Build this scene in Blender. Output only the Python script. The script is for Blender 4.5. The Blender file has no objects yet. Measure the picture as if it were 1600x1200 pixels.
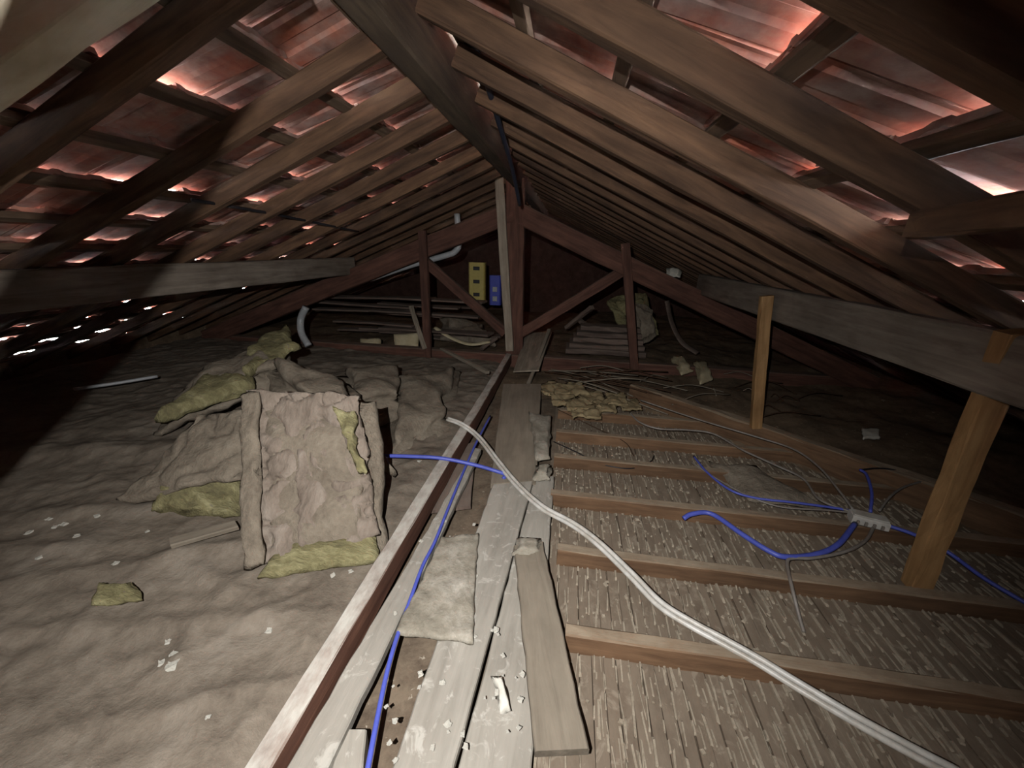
import bpy, bmesh, math, random
from mathutils import Vector, Matrix, noise
random.seed(7)
SC = bpy.context.scene
COL = SC.collection

# ------------------------------------------------------------------ camera
F, CAM_H, ROLL = 600.0, 1.2, math.radians(1.6)
PITCH, YAW = math.radians(19.508), math.radians(7.968)
def ray(x, y):
    dx, dy = x - 800, y - 600
    c, s = math.cos(ROLL), math.sin(ROLL)
    xc, yc = (dx*c + dy*s)/F, (dx*s - dy*c)/F
    d = (xc, math.cos(PITCH) + yc*math.sin(PITCH), -math.sin(PITCH) + yc*math.cos(PITCH))
    c, s = math.cos(YAW), math.sin(YAW)
    return Vector((d[0]*c - d[1]*s, d[0]*s + d[1]*c, d[2]))
EYE = Vector((0, 0, CAM_H))
def atz(x, y, z=0.0): r = ray(x, y); return EYE + r*((z - CAM_H)/r.z)
def aty(x, y, v): r = ray(x, y); return EYE + r*(v/r.y)
def atx(x, y, v): r = ray(x, y); return EYE + r*(v/r.x)

cam = bpy.data.cameras.new('camera'); cam.sensor_width = 36; cam.lens = F/1600*36
cam.clip_start = 0.02
co = bpy.data.objects.new('camera', cam); COL.objects.link(co); SC.camera = co
fw = ray(800, 600).normalized(); rt = (ray(801, 600) - ray(800, 600)).normalized(); up = rt.cross(fw)
M = Matrix((rt, up, -fw)).transposed().to_4x4(); M.translation = EYE; co.matrix_world = M

# ------------------------------------------------------------------ world, flash, exposure
W = bpy.data.worlds.new('sky'); SC.world = W; W.use_nodes = True
bg = W.node_tree.nodes['Background']; bg.inputs[0].default_value = (0.92, 0.95, 1.0, 1); bg.inputs[1].default_value = 88.0
FLASH = Vector((-0.12, -0.12, 1.33))
fl = bpy.data.lights.new('camera_flash_offscreen', 'SPOT'); fl.energy = 285; fl.color = (1.0, 0.995, 0.98)
fl.spot_size = math.radians(133); fl.spot_blend = 1.0; fl.shadow_soft_size = 0.004
fo = bpy.data.objects.new('camera_flash_offscreen', fl); COL.objects.link(fo); fo.location = FLASH
fo.rotation_euler = (atz(665, 725, 0.0) - FLASH).to_track_quat('-Z', 'Y').to_euler()
vs = SC.view_settings; vs.view_transform = 'Standard'; vs.look = 'None'; vs.gamma = 1; vs.exposure = 0.0
vs.use_curve_mapping = False

# ------------------------------------------------------------------ materials
ALB = 0.62
def lin(c):
    return tuple(ALB*(v/255/12.92 if v/255 <= 0.04045 else ((v/255 + 0.055)/1.055)**2.4) for v in c) + (1,)
def nodes(name):
    m = bpy.data.materials.new(name); m.use_nodes = True
    nt = m.node_tree; b = nt.nodes['Principled BSDF']
    return m, nt, b
def N(nt, t, **kw):
    n = nt.nodes.new(t)
    for k, v in kw.items():
        if k in n.inputs: n.inputs[k].default_value = v
        else: setattr(n, k, v)
    return n
def ramp(nt, fac, stops):
    r = nt.nodes.new('ShaderNodeValToRGB'); el = r.color_ramp.elements
    while len(el) < len(stops): el.new(0.5)
    for e, (p, c) in zip(el, stops): e.position = p; e.color = c
    nt.links.new(fac, r.inputs[0]); return r.outputs[0]
def mix(nt, fac, a, b, mode='MIX'):
    n = nt.nodes.new('ShaderNodeMix'); n.data_type = 'RGBA'; n.blend_type = mode
    for i, v in ((0, fac), (6, a), (7, b)):
        if isinstance(v, (int, float, tuple)): n.inputs[i].default_value = v
        else: nt.links.new(v, n.inputs[i])
    return n.outputs[2]
def math_(nt, op, a, b=0.0, clamp=False):
    n = nt.nodes.new('ShaderNodeMath'); n.operation = op; n.use_clamp = clamp
    for i, v in ((0, a), (1, b)):
        if isinstance(v, (int, float)): n.inputs[i].default_value = v
        else: nt.links.new(v, n.inputs[i])
    return n.outputs[0]
def coords(nt, scale, rnd=True):
    tc = nt.nodes.new('ShaderNodeTexCoord'); mp = nt.nodes.new('ShaderNodeMapping')
    mp.inputs['Scale'].default_value = scale
    nt.links.new(tc.outputs['Object'], mp.inputs[0])
    if rnd:
        oi = nt.nodes.new('ShaderNodeObjectInfo')
        a = nt.nodes.new('ShaderNodeVectorMath'); a.operation = 'MULTIPLY_ADD'
        a.inputs[1].default_value = (37, 37, 37)
        nt.links.new(oi.outputs['Random'], a.inputs[0]); nt.links.new(mp.outputs[0], a.inputs[2])
        return a.outputs[0], oi.outputs['Random']
    return mp.outputs[0], None
def noise_t(nt, vec, scale, detail=5, rough=0.6, dist=0.0):
    n = nt.nodes.new('ShaderNodeTexNoise'); n.inputs['Scale'].default_value = scale
    n.inputs['Detail'].default_value = detail; n.inputs['Roughness'].default_value = rough
    n.inputs['Distortion'].default_value = dist
    nt.links.new(vec, n.inputs['Vector']); return n.outputs[0]
def bump(nt, b, h, s=0.4, d=0.01):
    n = nt.nodes.new('ShaderNodeBump'); n.inputs['Strength'].default_value = s; n.inputs['Distance'].default_value = d
    nt.links.new(h, n.inputs['Height']); nt.links.new(n.outputs[0], b.inputs['Normal'])

def wood(name, dark, light, dust=None, dust_amt=0.0, spots=None, rough=0.85, grain=1.0):
    """grain along local X; settled dust lies on faces that look up"""
    m, nt, b = nodes(name)
    v, rnd = coords(nt, (1.2, 14*grain, 14*grain))
    g = noise_t(nt, v, 2.2, 6, 0.62, 0.6)
    c = ramp(nt, g, [(0.28, lin(dark)), (0.72, lin(light))])
    v2, _ = coords(nt, (3, 5, 5))
    blot = noise_t(nt, v2, 1.1, 4, 0.6)
    c = mix(nt, ramp(nt, blot, [(0.35, (0, 0, 0, 1)), (0.7, (1, 1, 1, 1))]), c, mix(nt, 1.0, c, (0.62, 0.6, 0.58, 1), 'MULTIPLY'))
    hv = nt.nodes.new('ShaderNodeHueSaturation'); nt.links.new(c, hv.inputs['Color'])
    nt.links.new(math_(nt, 'MULTIPLY_ADD', rnd, 0.35), hv.inputs['Value']); hv.inputs['Value'].default_value = 1
    nt.links.new(math_(nt, 'ADD', math_(nt, 'MULTIPLY', rnd, 0.4), 0.8), hv.inputs['Value'])
    c = hv.outputs[0]
    if dust:
        ge = nt.nodes.new('ShaderNodeNewGeometry'); sx = nt.nodes.new('ShaderNodeSeparateXYZ')
        nt.links.new(ge.outputs['Normal'], sx.inputs[0])
        upf = math_(nt, 'MULTIPLY', math_(nt, 'SUBTRACT', sx.outputs[2], 0.35, True), 1.6, True)
        v3, _ = coords(nt, (4, 7, 7))
        dn = ramp(nt, noise_t(nt, v3, 2.4, 7, 0.68), [(0.3, (0, 0, 0, 1)), (0.62, (1, 1, 1, 1))])
        f = math_(nt, 'MULTIPLY', math_(nt, 'ADD', math_(nt, 'MULTIPLY', dn, 0.6), 0.4), math_(nt, 'MULTIPLY', upf, dust_amt), True)
        c = mix(nt, f, c, lin(dust))
    if spots:
        v4, _ = coords(nt, (1, 1, 1))
        s = ramp(nt, noise_t(nt, v4, 16, 4, 0.7, 0.8), [(0.56, (0, 0, 0, 1)), (0.66, (1, 1, 1, 1))])
        c = mix(nt, math_(nt, 'MULTIPLY', s, 0.7), c, lin(spots))
    nt.links.new(c, b.inputs['Base Color']); b.inputs['Roughness'].default_value = rough
    b.inputs['Specular IOR Level'].default_value = 0.25
    bump(nt, b, g, 0.5, 0.006)
    return m
def blotchy(name, stops, scale=8, rough=0.95, bs=0.6, bd=0.01, stretch=(1, 1, 1), rnd=True, fleck=None, detail=8):
    m, nt, b = nodes(name)
    v, r = coords(nt, stretch, rnd)
    n = noise_t(nt, v, scale, detail, 0.66, 0.4)
    n2 = noise_t(nt, v, scale*6, 5, 0.7)
    h = math_(nt, 'ADD', math_(nt, 'MULTIPLY', n, 0.7), math_(nt, 'MULTIPLY', n2, 0.3))
    c = ramp(nt, h, [(p, lin(q)) for p, q in stops])
    if fleck:
        s = ramp(nt, noise_t(nt, v, scale*4, 3, 0.6, 0.5), [(0.66, (0, 0, 0, 1)), (0.72, (1, 1, 1, 1))])
        c = mix(nt, s, c, lin(fleck))
    nt.links.new(c, b.inputs['Base Color']); b.inputs['Roughness'].default_value = rough
    b.inputs['Specular IOR Level'].default_value = 0.15
    bump(nt, b, h, bs, bd)
    return m
def plain(name, c, rough=0.5, var=0.12, spec=0.4, metal=0.0, dirt=None):
    m, nt, b = nodes(name)
    v, r = coords(nt, (1, 1, 1))
    n = noise_t(nt, v, 22, 5, 0.65)
    k = lin(c); d = tuple(x*(1 - 3*var) for x in k[:3]) + (1,)
    cc = ramp(nt, n, [(0.3, d), (0.65, k)])
    if dirt:
        s = ramp(nt, noise_t(nt, v, 9, 6, 0.7), [(0.45, (0, 0, 0, 1)), (0.65, (1, 1, 1, 1))])
        cc = mix(nt, math_(nt, 'MULTIPLY', s, 0.8), cc, lin(dirt))
    nt.links.new(cc, b.inputs['Base Color']); b.inputs['Roughness'].default_value = rough
    b.inputs['Specular IOR Level'].default_value = spec; b.inputs['Metallic'].default_value = metal
    return m

DUST = (176, 165, 148)
MT = dict(
    rafter=wood('old_rafter_wood', (64, 45, 34), (124, 94, 70)),
    ridge=wood('ridge_wood', (64, 53, 41), (104, 88, 70)),
    truss=wood('truss_wood', (76, 50, 42), (122, 85, 71), (150, 138, 122), 0.5),
    hanger=wood('grey_hanger_wood', (130, 118, 104), (176, 164, 146)),
    purlin=wood('purlin_wood', (112, 100, 90), (160, 148, 134)),
    batten=wood('batten_wood', (80, 62, 50), (134, 110, 88)),
    joist=wood('joist_wood', (102, 76, 56), (144, 112, 84), (170, 154, 132), 0.9),
    plank=wood('grey_plank', (138, 132, 122), (186, 180, 169), (170, 163, 151), 0.6, (202, 197, 186)),
    beam=wood('dusty_beam', (98, 62, 48), (134, 92, 72), (204, 199, 188), 1.0),
    loose=wood('loose_board', (118, 108, 94), (164, 152, 135), (156, 144, 127), 0.5),
    pine=wood('new_pine', (154, 115, 73), (194, 154, 106), rough=0.7),
    pale=wood('pale_board', (190, 176, 146), (230, 219, 196), grain=0.6),
    lath=wood('lath_wood', (96, 80, 66), (132, 114, 96), (142, 127, 110), 0.9, (164, 150, 132)),
    scrap=wood('scrap_timber', (96, 80, 72), (150, 130, 118), (140, 126, 114), 0.6),
    plaster=blotchy('ceiling_plaster', [(0.35, (92, 78, 66)), (0.6, (134, 118, 100))], 9, fleck=(180, 168, 150)),
    nib=blotchy('plaster_nib', [(0.3, (146, 132, 113)), (0.7, (194, 181, 161))], 30),
    dirt=blotchy('dirt_bed', [(0.35, (96, 80, 64)), (0.65, (140, 120, 98))], 7, fleck=(172, 156, 132)),
    blanket=blotchy('dusty_blanket', [(0.3, (98, 87, 76)), (0.5, (136, 124, 110)), (0.72, (162, 151, 137))], 4.5, bs=0.9, bd=0.02, rnd=False),
    dusty=blotchy('dusty_fibre', [(0.3, (104, 93, 81)), (0.55, (146, 134, 118)), (0.75, (172, 162, 145))], 6, bs=1.0, bd=0.025),
    yellow=blotchy('yellow_fibre', [(0.3, (100, 92, 72)), (0.5, (146, 138, 100)), (0.72, (198, 190, 146))], 7, bs=1.0, bd=0.03, stretch=(1, 3, 1), fleck=(142, 132, 116)),
    facing=blotchy('batt_paper', [(0.3, (104, 92, 81)), (0.5, (146, 132, 119)), (0.74, (176, 164, 151))], 6, bs=0.9, bd=0.02, stretch=(1.8, 1, 0.6)),
    stone=blotchy('crumbly_board', [(0.3, (120, 113, 99)), (0.5, (156, 148, 133)), (0.7, (192, 185, 172))], 10, bs=0.9, bd=0.012),
    blue=plain('blue_plastic', (92, 104, 206), 0.45, 0.08),
    white=plain('white_plastic', (226, 222, 214), 0.4, 0.1, dirt=(178, 168, 152)),
    grey=plain('grey_plastic', (150, 142, 134), 0.5, 0.1, dirt=(120, 108, 98)),
    dark=plain('dark_plastic', (34, 34, 40), 0.5),
    hose=plain('slate_blue_sheath', (50, 56, 72), 0.45),
    pipe=plain('grey_pipe', (190, 192, 194), 0.4, 0.08),
    ycrate=plain('yellow_crate', (214, 196, 110), 0.5, 0.06),
    bcrate=plain('blue_crate', (72, 84, 196), 0.5, 0.06),
    paper=blotchy('old_paper', [(0.3, (122, 105, 77)), (0.7, (180, 162, 126))], 9),
    foam=blotchy('pale_foam', [(0.3, (186, 170, 132)), (0.7, (222, 208, 176))], 9),
    flake=blotchy('white_flake', [(0.3, (196, 190, 176)), (0.7, (232, 228, 216))], 9),
    twig=plain('twig', (84, 64, 50), 0.9, 0.1, 0.1),
    brick=blotchy('gable_brick', [(0.3, (70, 50, 44)), (0.7, (112, 84, 74))], 8),
)
def tile_material():
    m, nt, b = nodes('clay_tile')
    v, rnd = coords(nt, (4, 1, 1))
    n = noise_t(nt, v, 9, 6, 0.65, 0.3)
    clay = ramp(nt, n, [(0.3, lin((176, 76, 48))), (0.7, lin((226, 126, 88)))])
    v2, _ = coords(nt, (1, 1, 1))
    n2 = noise_t(nt, v2, 13, 6, 0.65)
    grime = ramp(nt, n2, [(0.3, lin((124, 108, 100))), (0.7, lin((196, 182, 172)))])
    # soot and dust in patches all over the tile
    f = ramp(nt, noise_t(nt, v2, 5, 5, 0.6), [(0.32, (0.25, 0.25, 0.25, 1)), (0.6, (0.85, 0.85, 0.85, 1))])
    nt.links.new(mix(nt, f, clay, grime), b.inputs['Base Color'])
    b.inputs['Roughness'].default_value = 0.8; b.inputs['Specular IOR Level'].default_value = 0.2
    bump(nt, b, n, 0.4, 0.004)
    return m
MT['tile'] = tile_material()

# ------------------------------------------------------------------ builders
WM = {}
def obj(name, me, mat, parent=None, mw=None, smooth=False):
    o = bpy.data.objects.new(name, me); COL.objects.link(o)
    if mat is not None and len(me.materials) == 0: me.materials.append(MT[mat] if isinstance(mat, str) else mat)
    if smooth:
        for p in me.polygons: p.use_smooth = True
    if mw is not None: o.matrix_world = mw
    if parent is not None:
        o.parent = parent
        o.matrix_parent_inverse = (WM[parent.name] if parent.name in WM else Matrix.Translation(parent.location)).inverted()
    if mw is not None: WM[o.name] = mw.copy()
    return o
def tag(o, label, cat, group=None):
    o['label'] = label; o['category'] = cat
    if group: o['group'] = group
    return o
def struct(o): o['kind'] = 'structure'; return o
def thing(name, loc, label, cat, group=None):
    o = bpy.data.objects.new(name, None); COL.objects.link(o); o.location = loc
    o.empty_display_size = 0.1
    return tag(o, label, cat, group)
def frame(p0, p1, upv):
    x = (p1 - p0).normalized(); y = upv.cross(x).normalized(); z = x.cross(y)
    m = Matrix((x, y, z)).transposed().to_4x4(); m.translation = p0
    return m
def beam_mesh(L, w, h, seg=10, jit=0.003, bev=0.004, seed=0):
    """octagonal-edged timber along +X from 0 to L, centred in Y and Z, worn edges and slight bow"""
    rs = random.Random(seed)
    prof = [(-w/2+bev, -h/2), (w/2-bev, -h/2), (w/2, -h/2+bev), (w/2, h/2-bev), (w/2-bev, h/2), (-w/2+bev, h/2), (-w/2, h/2-bev), (-w/2, -h/2+bev)]
    vs_, fs = [], []
    by, bz = rs.uniform(-1, 1)*jit*2, rs.uniform(-1, 1)*jit*2
    for i in range(seg+1):
        t = i/seg; a = math.sin(math.pi*t)
        for (y, z) in prof:
            vs_.append((L*t, y + by*a + rs.uniform(-jit, jit), z + bz*a + rs.uniform(-jit, jit)))
    k = 8
    for i in range(seg):
        for j in range(k):
            fs.append((i*k+j, (i+1)*k+j, (i+1)*k+(j+1) % k, i*k+(j+1) % k))
    fs.append(tuple(range(k))); fs.append(tuple(seg*k + j for j in reversed(range(k))))
    me = bpy.data.meshes.new('timber'); me.from_pydata(vs_, [], fs); me.update()
    bm = bmesh.new(); bm.from_mesh(me); bmesh.ops.recalc_face_normals(bm, faces=bm.faces); bm.to_mesh(me); bm.free()
    return me
_seed = [0]
def beam(name, p0, p1, w, h, mat, parent=None, upv=Vector((0, 0, 1)), seg=10, jit=0.003, bev=0.004):
    _seed[0] += 1
    p0, p1 = Vector(p0), Vector(p1)
    me = beam_mesh((p1 - p0).length, w, h, seg, jit, bev, _seed[0])
    return obj(name, me, mat, parent, frame(p0, p1, upv))
def spline(pts, n=8):
    pts = [Vector(p) for p in pts]; out = []
    P = [pts[0]*2 - pts[1]] + pts + [pts[-1]*2 - pts[-2]]
    for i in range(1, len(P)-2):
        a, b, c, d = P[i-1:i+3]
        for k in range(n):
            t = k/n
            out.append(0.5*((2*b) + (c-a)*t + (2*a-5*b+4*c-d)*t*t + (-a+3*b-3*c+d)*t**3))
    return out + [pts[-1]]
def tube_mesh(path, r, k=10, flat=1.0, hollow=False):
    vs_, fs = [], []; n = len(path); u = None
    for i, p in enumerate(path):
        t = (path[min(i+1, n-1)] - path[max(i-1, 0)]).normalized()
        if u is None: u = t.cross(Vector((0, 0, 1)))
        if u.length < 1e-4: u = Vector((1, 0, 0))
        u = (u - t*u.dot(t)).normalized(); w = t.cross(u)
        rr = r(i/(n-1)) if callable(r) else r
        for j in range(k):
            a = 2*math.pi*j/k
            vs_.append(p + u*math.cos(a)*rr + w*math.sin(a)*rr*flat)
    for i in range(n-1):
        for j in range(k):
            fs.append((i*k+j, i*k+(j+1) % k, (i+1)*k+(j+1) % k, (i+1)*k+j))
    fs.append(tuple(reversed(range(k)))); fs.append(tuple((n-1)*k+j for j in range(k)))
    me = bpy.data.meshes.new('tube'); me.from_pydata(vs_, [], fs); me.update(); return me
def local(me, o_loc):
    me.transform(Matrix.Translation(-Vector(o_loc))); return me
def cable(name, pts, r, mat, label=None, group=None, parent=None, n=8, k=10, flat=1.0, cat='cable'):
    path = spline(pts, n); base = path[0].copy()
    me = local(tube_mesh(path, r, k, flat), base)
    o = obj(name, me, mat, parent, Matrix.Translation(base), True)
    if label: tag(o, label, cat, group)
    return o
def lump(name, corners, thick, mat, parent=None, nx=22, ny=22, nz=5, amp=0.02, fs_=6.0, seed=0, sag=0.0, roll=0.35, crease=0.0):
    """a soft slab: quad of four top corners (a,b far edge -> c,d near edge), thickness below it, rounded rim, crumpled surface"""
    a, b, c, d = [Vector(v) for v in corners]
    nrm = (b - a).cross(d - a)
    nrm.normalize()
    if nrm.z < 0: nrm = -nrm
    base = (c + d)/2 - nrm*thick
    bm = bmesh.new(); bmesh.ops.create_cube(bm, size=2.0)
    bmesh.ops.delete(bm, geom=bm.verts[:], context='VERTS')
    grid = {}
    off = Vector((seed*3.1, seed*1.7, seed*0.9))
    def vert(i, j, k):
        if (i, j, k) in grid: return grid[i, j, k]
        u, v, w = i/nx, j/ny, k/nz
        # superellipse rim
        cu, cv, cw = 2*u-1, 2*v-1, 2*w-1
        e = max(abs(cw), 0)
        shrink = roll*thick*(1 - math.sqrt(max(0, 1 - e**3)))*0.8
        p = a*(1-u)*(1-v) + b*u*(1-v) + c*u*v + d*(1-u)*v
        ctr = (a+b+c+d)/4
        dirv = p - ctr
        edge = max(abs(cu), abs(cv))**6
        if dirv.length > 1e-6: p = p - dirv.normalized()*shrink*edge
        p = p - nrm*thick*(1-w)
        drop = (max(abs(cu), abs(cv))**4)*roll*thick*0.5
        p = p - nrm*drop*w
        p = p - nrm*sag*(cu*cu)
        q = p + off
        nv = noise.noise_vector(q*fs_)*amp + noise.noise_vector(q*fs_*2.7)*amp*0.45
        nv += noise.noise_vector(q*fs_*7.0)*amp*0.2
        if crease: nv -= nrm*crease*max(0, 1 - abs(noise.noise(q*fs_*1.1))*7)*w
        vtx = bm.verts.new(p + nv - base); grid[i, j, k] = vtx; return vtx
    def quad(f):
        try: bm.faces.new([vert(*x) for x in f])
        except ValueError: pass
    for i in range(nx):
        for j in range(ny):
            quad([(i, j, nz), (i+1, j, nz), (i+1, j+1, nz), (i, j+1, nz)])
            quad([(i, j, 0), (i, j+1, 0), (i+1, j+1, 0), (i+1, j, 0)])
    for k in range(nz):
        for i in range(nx):
            quad([(i, 0, k), (i+1, 0, k), (i+1, 0, k+1), (i, 0, k+1)])
            quad([(i, ny, k), (i, ny, k+1), (i+1, ny, k+1), (i+1, ny, k)])
        for j in range(ny):
            quad([(0, j, k), (0, j, k+1), (0, j+1, k+1), (0, j+1, k)])
            quad([(nx, j, k), (nx, j+1, k), (nx, j+1, k+1), (nx, j, k+1)])
    bmesh.ops.recalc_face_normals(bm, faces=bm.faces)
    me = bpy.data.meshes.new(name); bm.to_mesh(me); bm.free()
    return obj(name, me, mat, parent, Matrix.Translation(base), True)
def plank(name, corners, thick, mat, parent=None, seg=14, jit=0.0025, seed=0):
    """board whose top face is the quad far-left, far-right, near-right, near-left; grain runs far to near"""
    fl_, fr, nr, nl = [Vector(v) for v in corners]
    p0, p1 = (nl + nr)/2, (fl_ + fr)/2
    m = frame(p0, p1, Vector((0, 0, 1))); inv = m.inverted()
    rs = random.Random(seed + 11)
    vs_, fs = [], []
    L0, L1, R0, R1 = inv @ nl, inv @ fl_, inv @ nr, inv @ fr
    bev = min(0.004, thick*0.25)
    for i in range(seg+1):
        t = i/seg
        l = L0.lerp(L1, t); r = R0.lerp(R1, t); y = (r - l).normalized()
        je, jr = rs.uniform(-jit, jit), rs.uniform(-jit, jit); jz = rs.uniform(-jit, jit)*0.5
        for base, dy, dz in ((l, je+bev, 0), (l, je, -bev), (l, je, -thick), (r, jr, -thick), (r, jr, -bev), (r, jr-bev, 0)):
            v = base + y*dy; vs_.append((v.x, v.y, v.z + dz + jz))
    for i in range(seg):
        for j in range(6):
            fs.append((i*6+j, (i+1)*6+j, (i+1)*6+(j+1) % 6, i*6+(j+1) % 6))
    fs.append(tuple(range(6))); fs.append(tuple(seg*6+j for j in reversed(range(6))))
    me = bpy.data.meshes.new(name); me.from_pydata(vs_, [], fs); me.update()
    bm = bmesh.new(); bm.from_mesh(me); bmesh.ops.recalc_face_normals(bm, faces=bm.faces); bm.to_mesh(me); bm.free()
    return obj(name, me, mat, parent, m)
def field(name, x0, x1, y0, y1, nx, ny, fn, mat):
    vs_ = [(x0 + (x1-x0)*i/nx, y0 + (y1-y0)*j/ny, fn(x0 + (x1-x0)*i/nx, y0 + (y1-y0)*j/ny)) for j in range(ny+1) for i in range(nx+1)]
    fs = [(j*(nx+1)+i, j*(nx+1)+i+1, (j+1)*(nx+1)+i+1, (j+1)*(nx+1)+i) for j in range(ny) for i in range(nx)]
    me = bpy.data.meshes.new(name); me.from_pydata(vs_, [], fs); me.update()
    return obj(name, me, mat, smooth=True)
def boxes_mesh(items):
    """items: (centre, size, rotz) -> one mesh of slightly irregular blocks"""
    vs_, fs = [], []
    for c, s, rz in items:
        n = len(vs_); ca, sa = math.cos(rz), math.sin(rz)
        for dz in (-1, 1):
            for dx, dy in ((-1, -1), (1, -1), (1, 1), (-1, 1)):
                k = random.uniform(0.55, 1.05) if dz > 0 else 1
                x, y = dx*s[0]/2*k, dy*s[1]/2*k
                vs_.append((c[0] + x*ca - y*sa, c[1] + x*sa + y*ca, c[2] + dz*s[2]/2*random.uniform(0.7, 1.1)))
        fs += [(n, n+3, n+2, n+1), (n+4, n+5, n+6, n+7)] + [(n+i, n+(i+1) % 4, n+4+(i+1) % 4, n+4+i) for i in range(4)]
    me = bpy.data.meshes.new('blocks'); me.from_pydata(vs_, [], fs); me.update(); return me

# ================================================================== ROOF
RX = -0.60
ROOF = {-1: (1.83, 0.42), 1: (1.89, 0.46)}   # rafters' underside at the ridge line, and slope, of each side
RZ = 1.86
def csa(side): a = math.atan(ROOF[side][1]); return math.cos(a), math.sin(a)
Y0, Y1 = -1.6, 8.4
def under(x): h, k = ROOF[-1 if x < RX else 1]; return h - k*abs(x - RX)
def slope_pt(side, s, y, n):               # s metres down the slope from the ridge, n above the rafters' underside
    CA, SA = csa(side)
    return Vector((RX + side*(s*CA + n*SA), y, ROOF[side][0] - s*SA + n*CA))
RAFT_D, BAT_H, GAUGE, TW, TL = 0.078, 0.025, 0.315, 0.245, 0.385
SLOPE_LEN = 4.75

def tile_mesh():
    # local X down the slope, Y across, Z up; side ribs and two shallow waves as on an interlocking clay tile
    prof = [(-0.131, 0.004), (-0.112, 0.006), (-0.098, -0.001), (-0.035, 0.0), (-0.02, 0.007), (0.02, 0.007), (0.035, 0.0), (0.098, -0.001), (0.112, 0.007), (0.131, 0.008)]
    vs_, fs = [], []; k = len(prof); xs = (0, 0.02, TL-0.02, TL)
    for layer in (0, 1):
        for x in xs:
            for (y, z) in prof:
                vs_.append((x, y, z + 0.013*layer - (0.005 if (x == 0 and not layer) else 0)))
    m = len(xs)
    idx = lambda l, i, j: l*m*k + i*k + j
    for i in range(m-1):
        for j in range(k-1):
            fs.append((idx(0, i, j), idx(0, i, j+1), idx(0, i+1, j+1), idx(0, i+1, j)))
            fs.append((idx(1, i, j), idx(1, i+1, j), idx(1, i+1, j+1), idx(1, i, j+1)))
        fs.append((idx(0, i, 0), idx(0, i+1, 0), idx(1, i+1, 0), idx(1, i, 0)))
        fs.append((idx(0, i, k-1), idx(1, i, k-1), idx(1, i+1, k-1), idx(0, i+1, k-1)))
    for j in range(k-1):
        fs.append((idx(0, 0, j), idx(1, 0, j), idx(1, 0, j+1), idx(0, 0, j+1)))
        fs.append((idx(0, m-1, j), idx(0, m-1, j+1), idx(1, m-1, j+1), idx(1, m-1, j)))
    me = bpy.data.meshes.new('tile'); me.from_pydata(vs_, [], fs); me.update()
    bm = bmesh.new(); bm.from_mesh(me); bmesh.ops.recalc_face_normals(bm, faces=bm.faces); bm.to_mesh(me); bm.free()
    me.materials.append(MT['tile']); return me
TILE = tile_mesh()

def build_roof(side, name, label):
    rs = random.Random(31 if side < 0 else 77); CA, SA = csa(side)
    root = bpy.data.objects.new(name, None); COL.objects.link(root); struct(root)
    root.location = (RX + side*2, 2, 1.0); root['label'] = label
    n_bat = RAFT_D + BAT_H/2
    rows = int(SLOPE_LEN/GAUGE)
    bl = Y1 - Y0
    bat = beam_mesh(bl, 0.042, BAT_H, 40, 0.0015, 0.002, 5 + side)
    bat.materials.append(MT['batten'])
    for r in range(rows+1):
        s = 0.10 + r*GAUGE
        p0 = slope_pt(side, s, Y0, n_bat); nv = Vector((side*SA, 0, CA))
        o = obj('batten', bat, None, root, frame(p0, p0 + Vector((0, 1, 0)), nv))
    spec = []
    tilt = math.atan2(0.0145, GAUGE)          # each tile rides on the one below
    for r in range(rows+1):
        s_head = 0.075 + r*GAUGE
        ny = int((Y1 - Y0)/TW) + 1
        for j in range(ny):
            y = Y0 + 0.1 + j*TW + (0.5*TW if r % 2 else 0)
            g = rs.random()
            lift = 0.0 if g < 0.26 else (rs.uniform(0.004, 0.012) if g < 0.66 else rs.uniform(0.012, 0.026))
            if side > 0: lift = 0.0 if g < 0.4 else (rs.uniform(0.004, 0.012) if g < 0.66 else rs.uniform(0.012, 0.026))
            hx = RX + side*(s_head + TL)*CA
            for tx, ty, tl in ((1.02, 1.18, 0.06), (0.52, 1.02, 0.035), (0.72, 0.92, 0.025), (-0.98, 1.64, 0.03)):
                if side*(tx - RX) > 0 and abs(hx - tx) < GAUGE*0.46 and abs(y - ty) < TW*0.5: lift = tl
            slip = rs.uniform(-0.008, 0.008) if g < 0.9 else rs.uniform(0.0, 0.03)
            skew = rs.uniform(-0.012, 0.012) if g < 0.8 else rs.uniform(-0.035, 0.035)
            spec.append((s_head + slip, y + rs.uniform(-0.003, 0.003), lift, skew))
    mats = []
    for s, y, lift, skew in spec:
        # base at the head, resting on its batten
        p = slope_pt(side, s, y, RAFT_D + BAT_H + 0.005)
        x = Vector((side*CA, 0, -SA)); nv = Vector((side*SA, 0, CA))
        ang = tilt + math.atan2(lift, TL)
        xt = x*math.cos(ang) + nv*math.sin(ang)
        zt = nv*math.cos(ang) - x*math.sin(ang)
        yt = zt.cross(xt)
        xt = (xt*math.cos(skew) + yt*math.sin(skew)); yt = zt.cross(xt)
        m = Matrix((xt, yt, zt)).transposed().to_4x4(); m.translation = p
        mats.append(m)
    mats.sort(key=lambda m: (m.translation - Vector((0, 1.6, 1.2))).length)
    for m in mats[:300]:
        obj('roof_tile', TILE, None, root, m)
    bm = bmesh.new()
    for m in mats[300:]:
        n0 = len(bm.verts); bm.from_mesh(TILE); bm.verts.ensure_lookup_table()
        bmesh.ops.transform(bm, matrix=m, verts=bm.verts[n0:])
    me = bpy.data.meshes.new('tile_rows'); bm.to_mesh(me); bm.free(); me.materials.append(MT['tile'])
    o = obj('roof_tile_rows', me, None, root); o['kind'] = 'stuff'
    return root
build_roof(-1, 'ceiling_left_slope', 'left roof slope of clay tiles laid on battens, daylight showing at the laps')
build_roof(1, 'ceiling_right_slope', 'right roof slope of clay tiles laid on battens, daylight showing at the laps')
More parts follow.
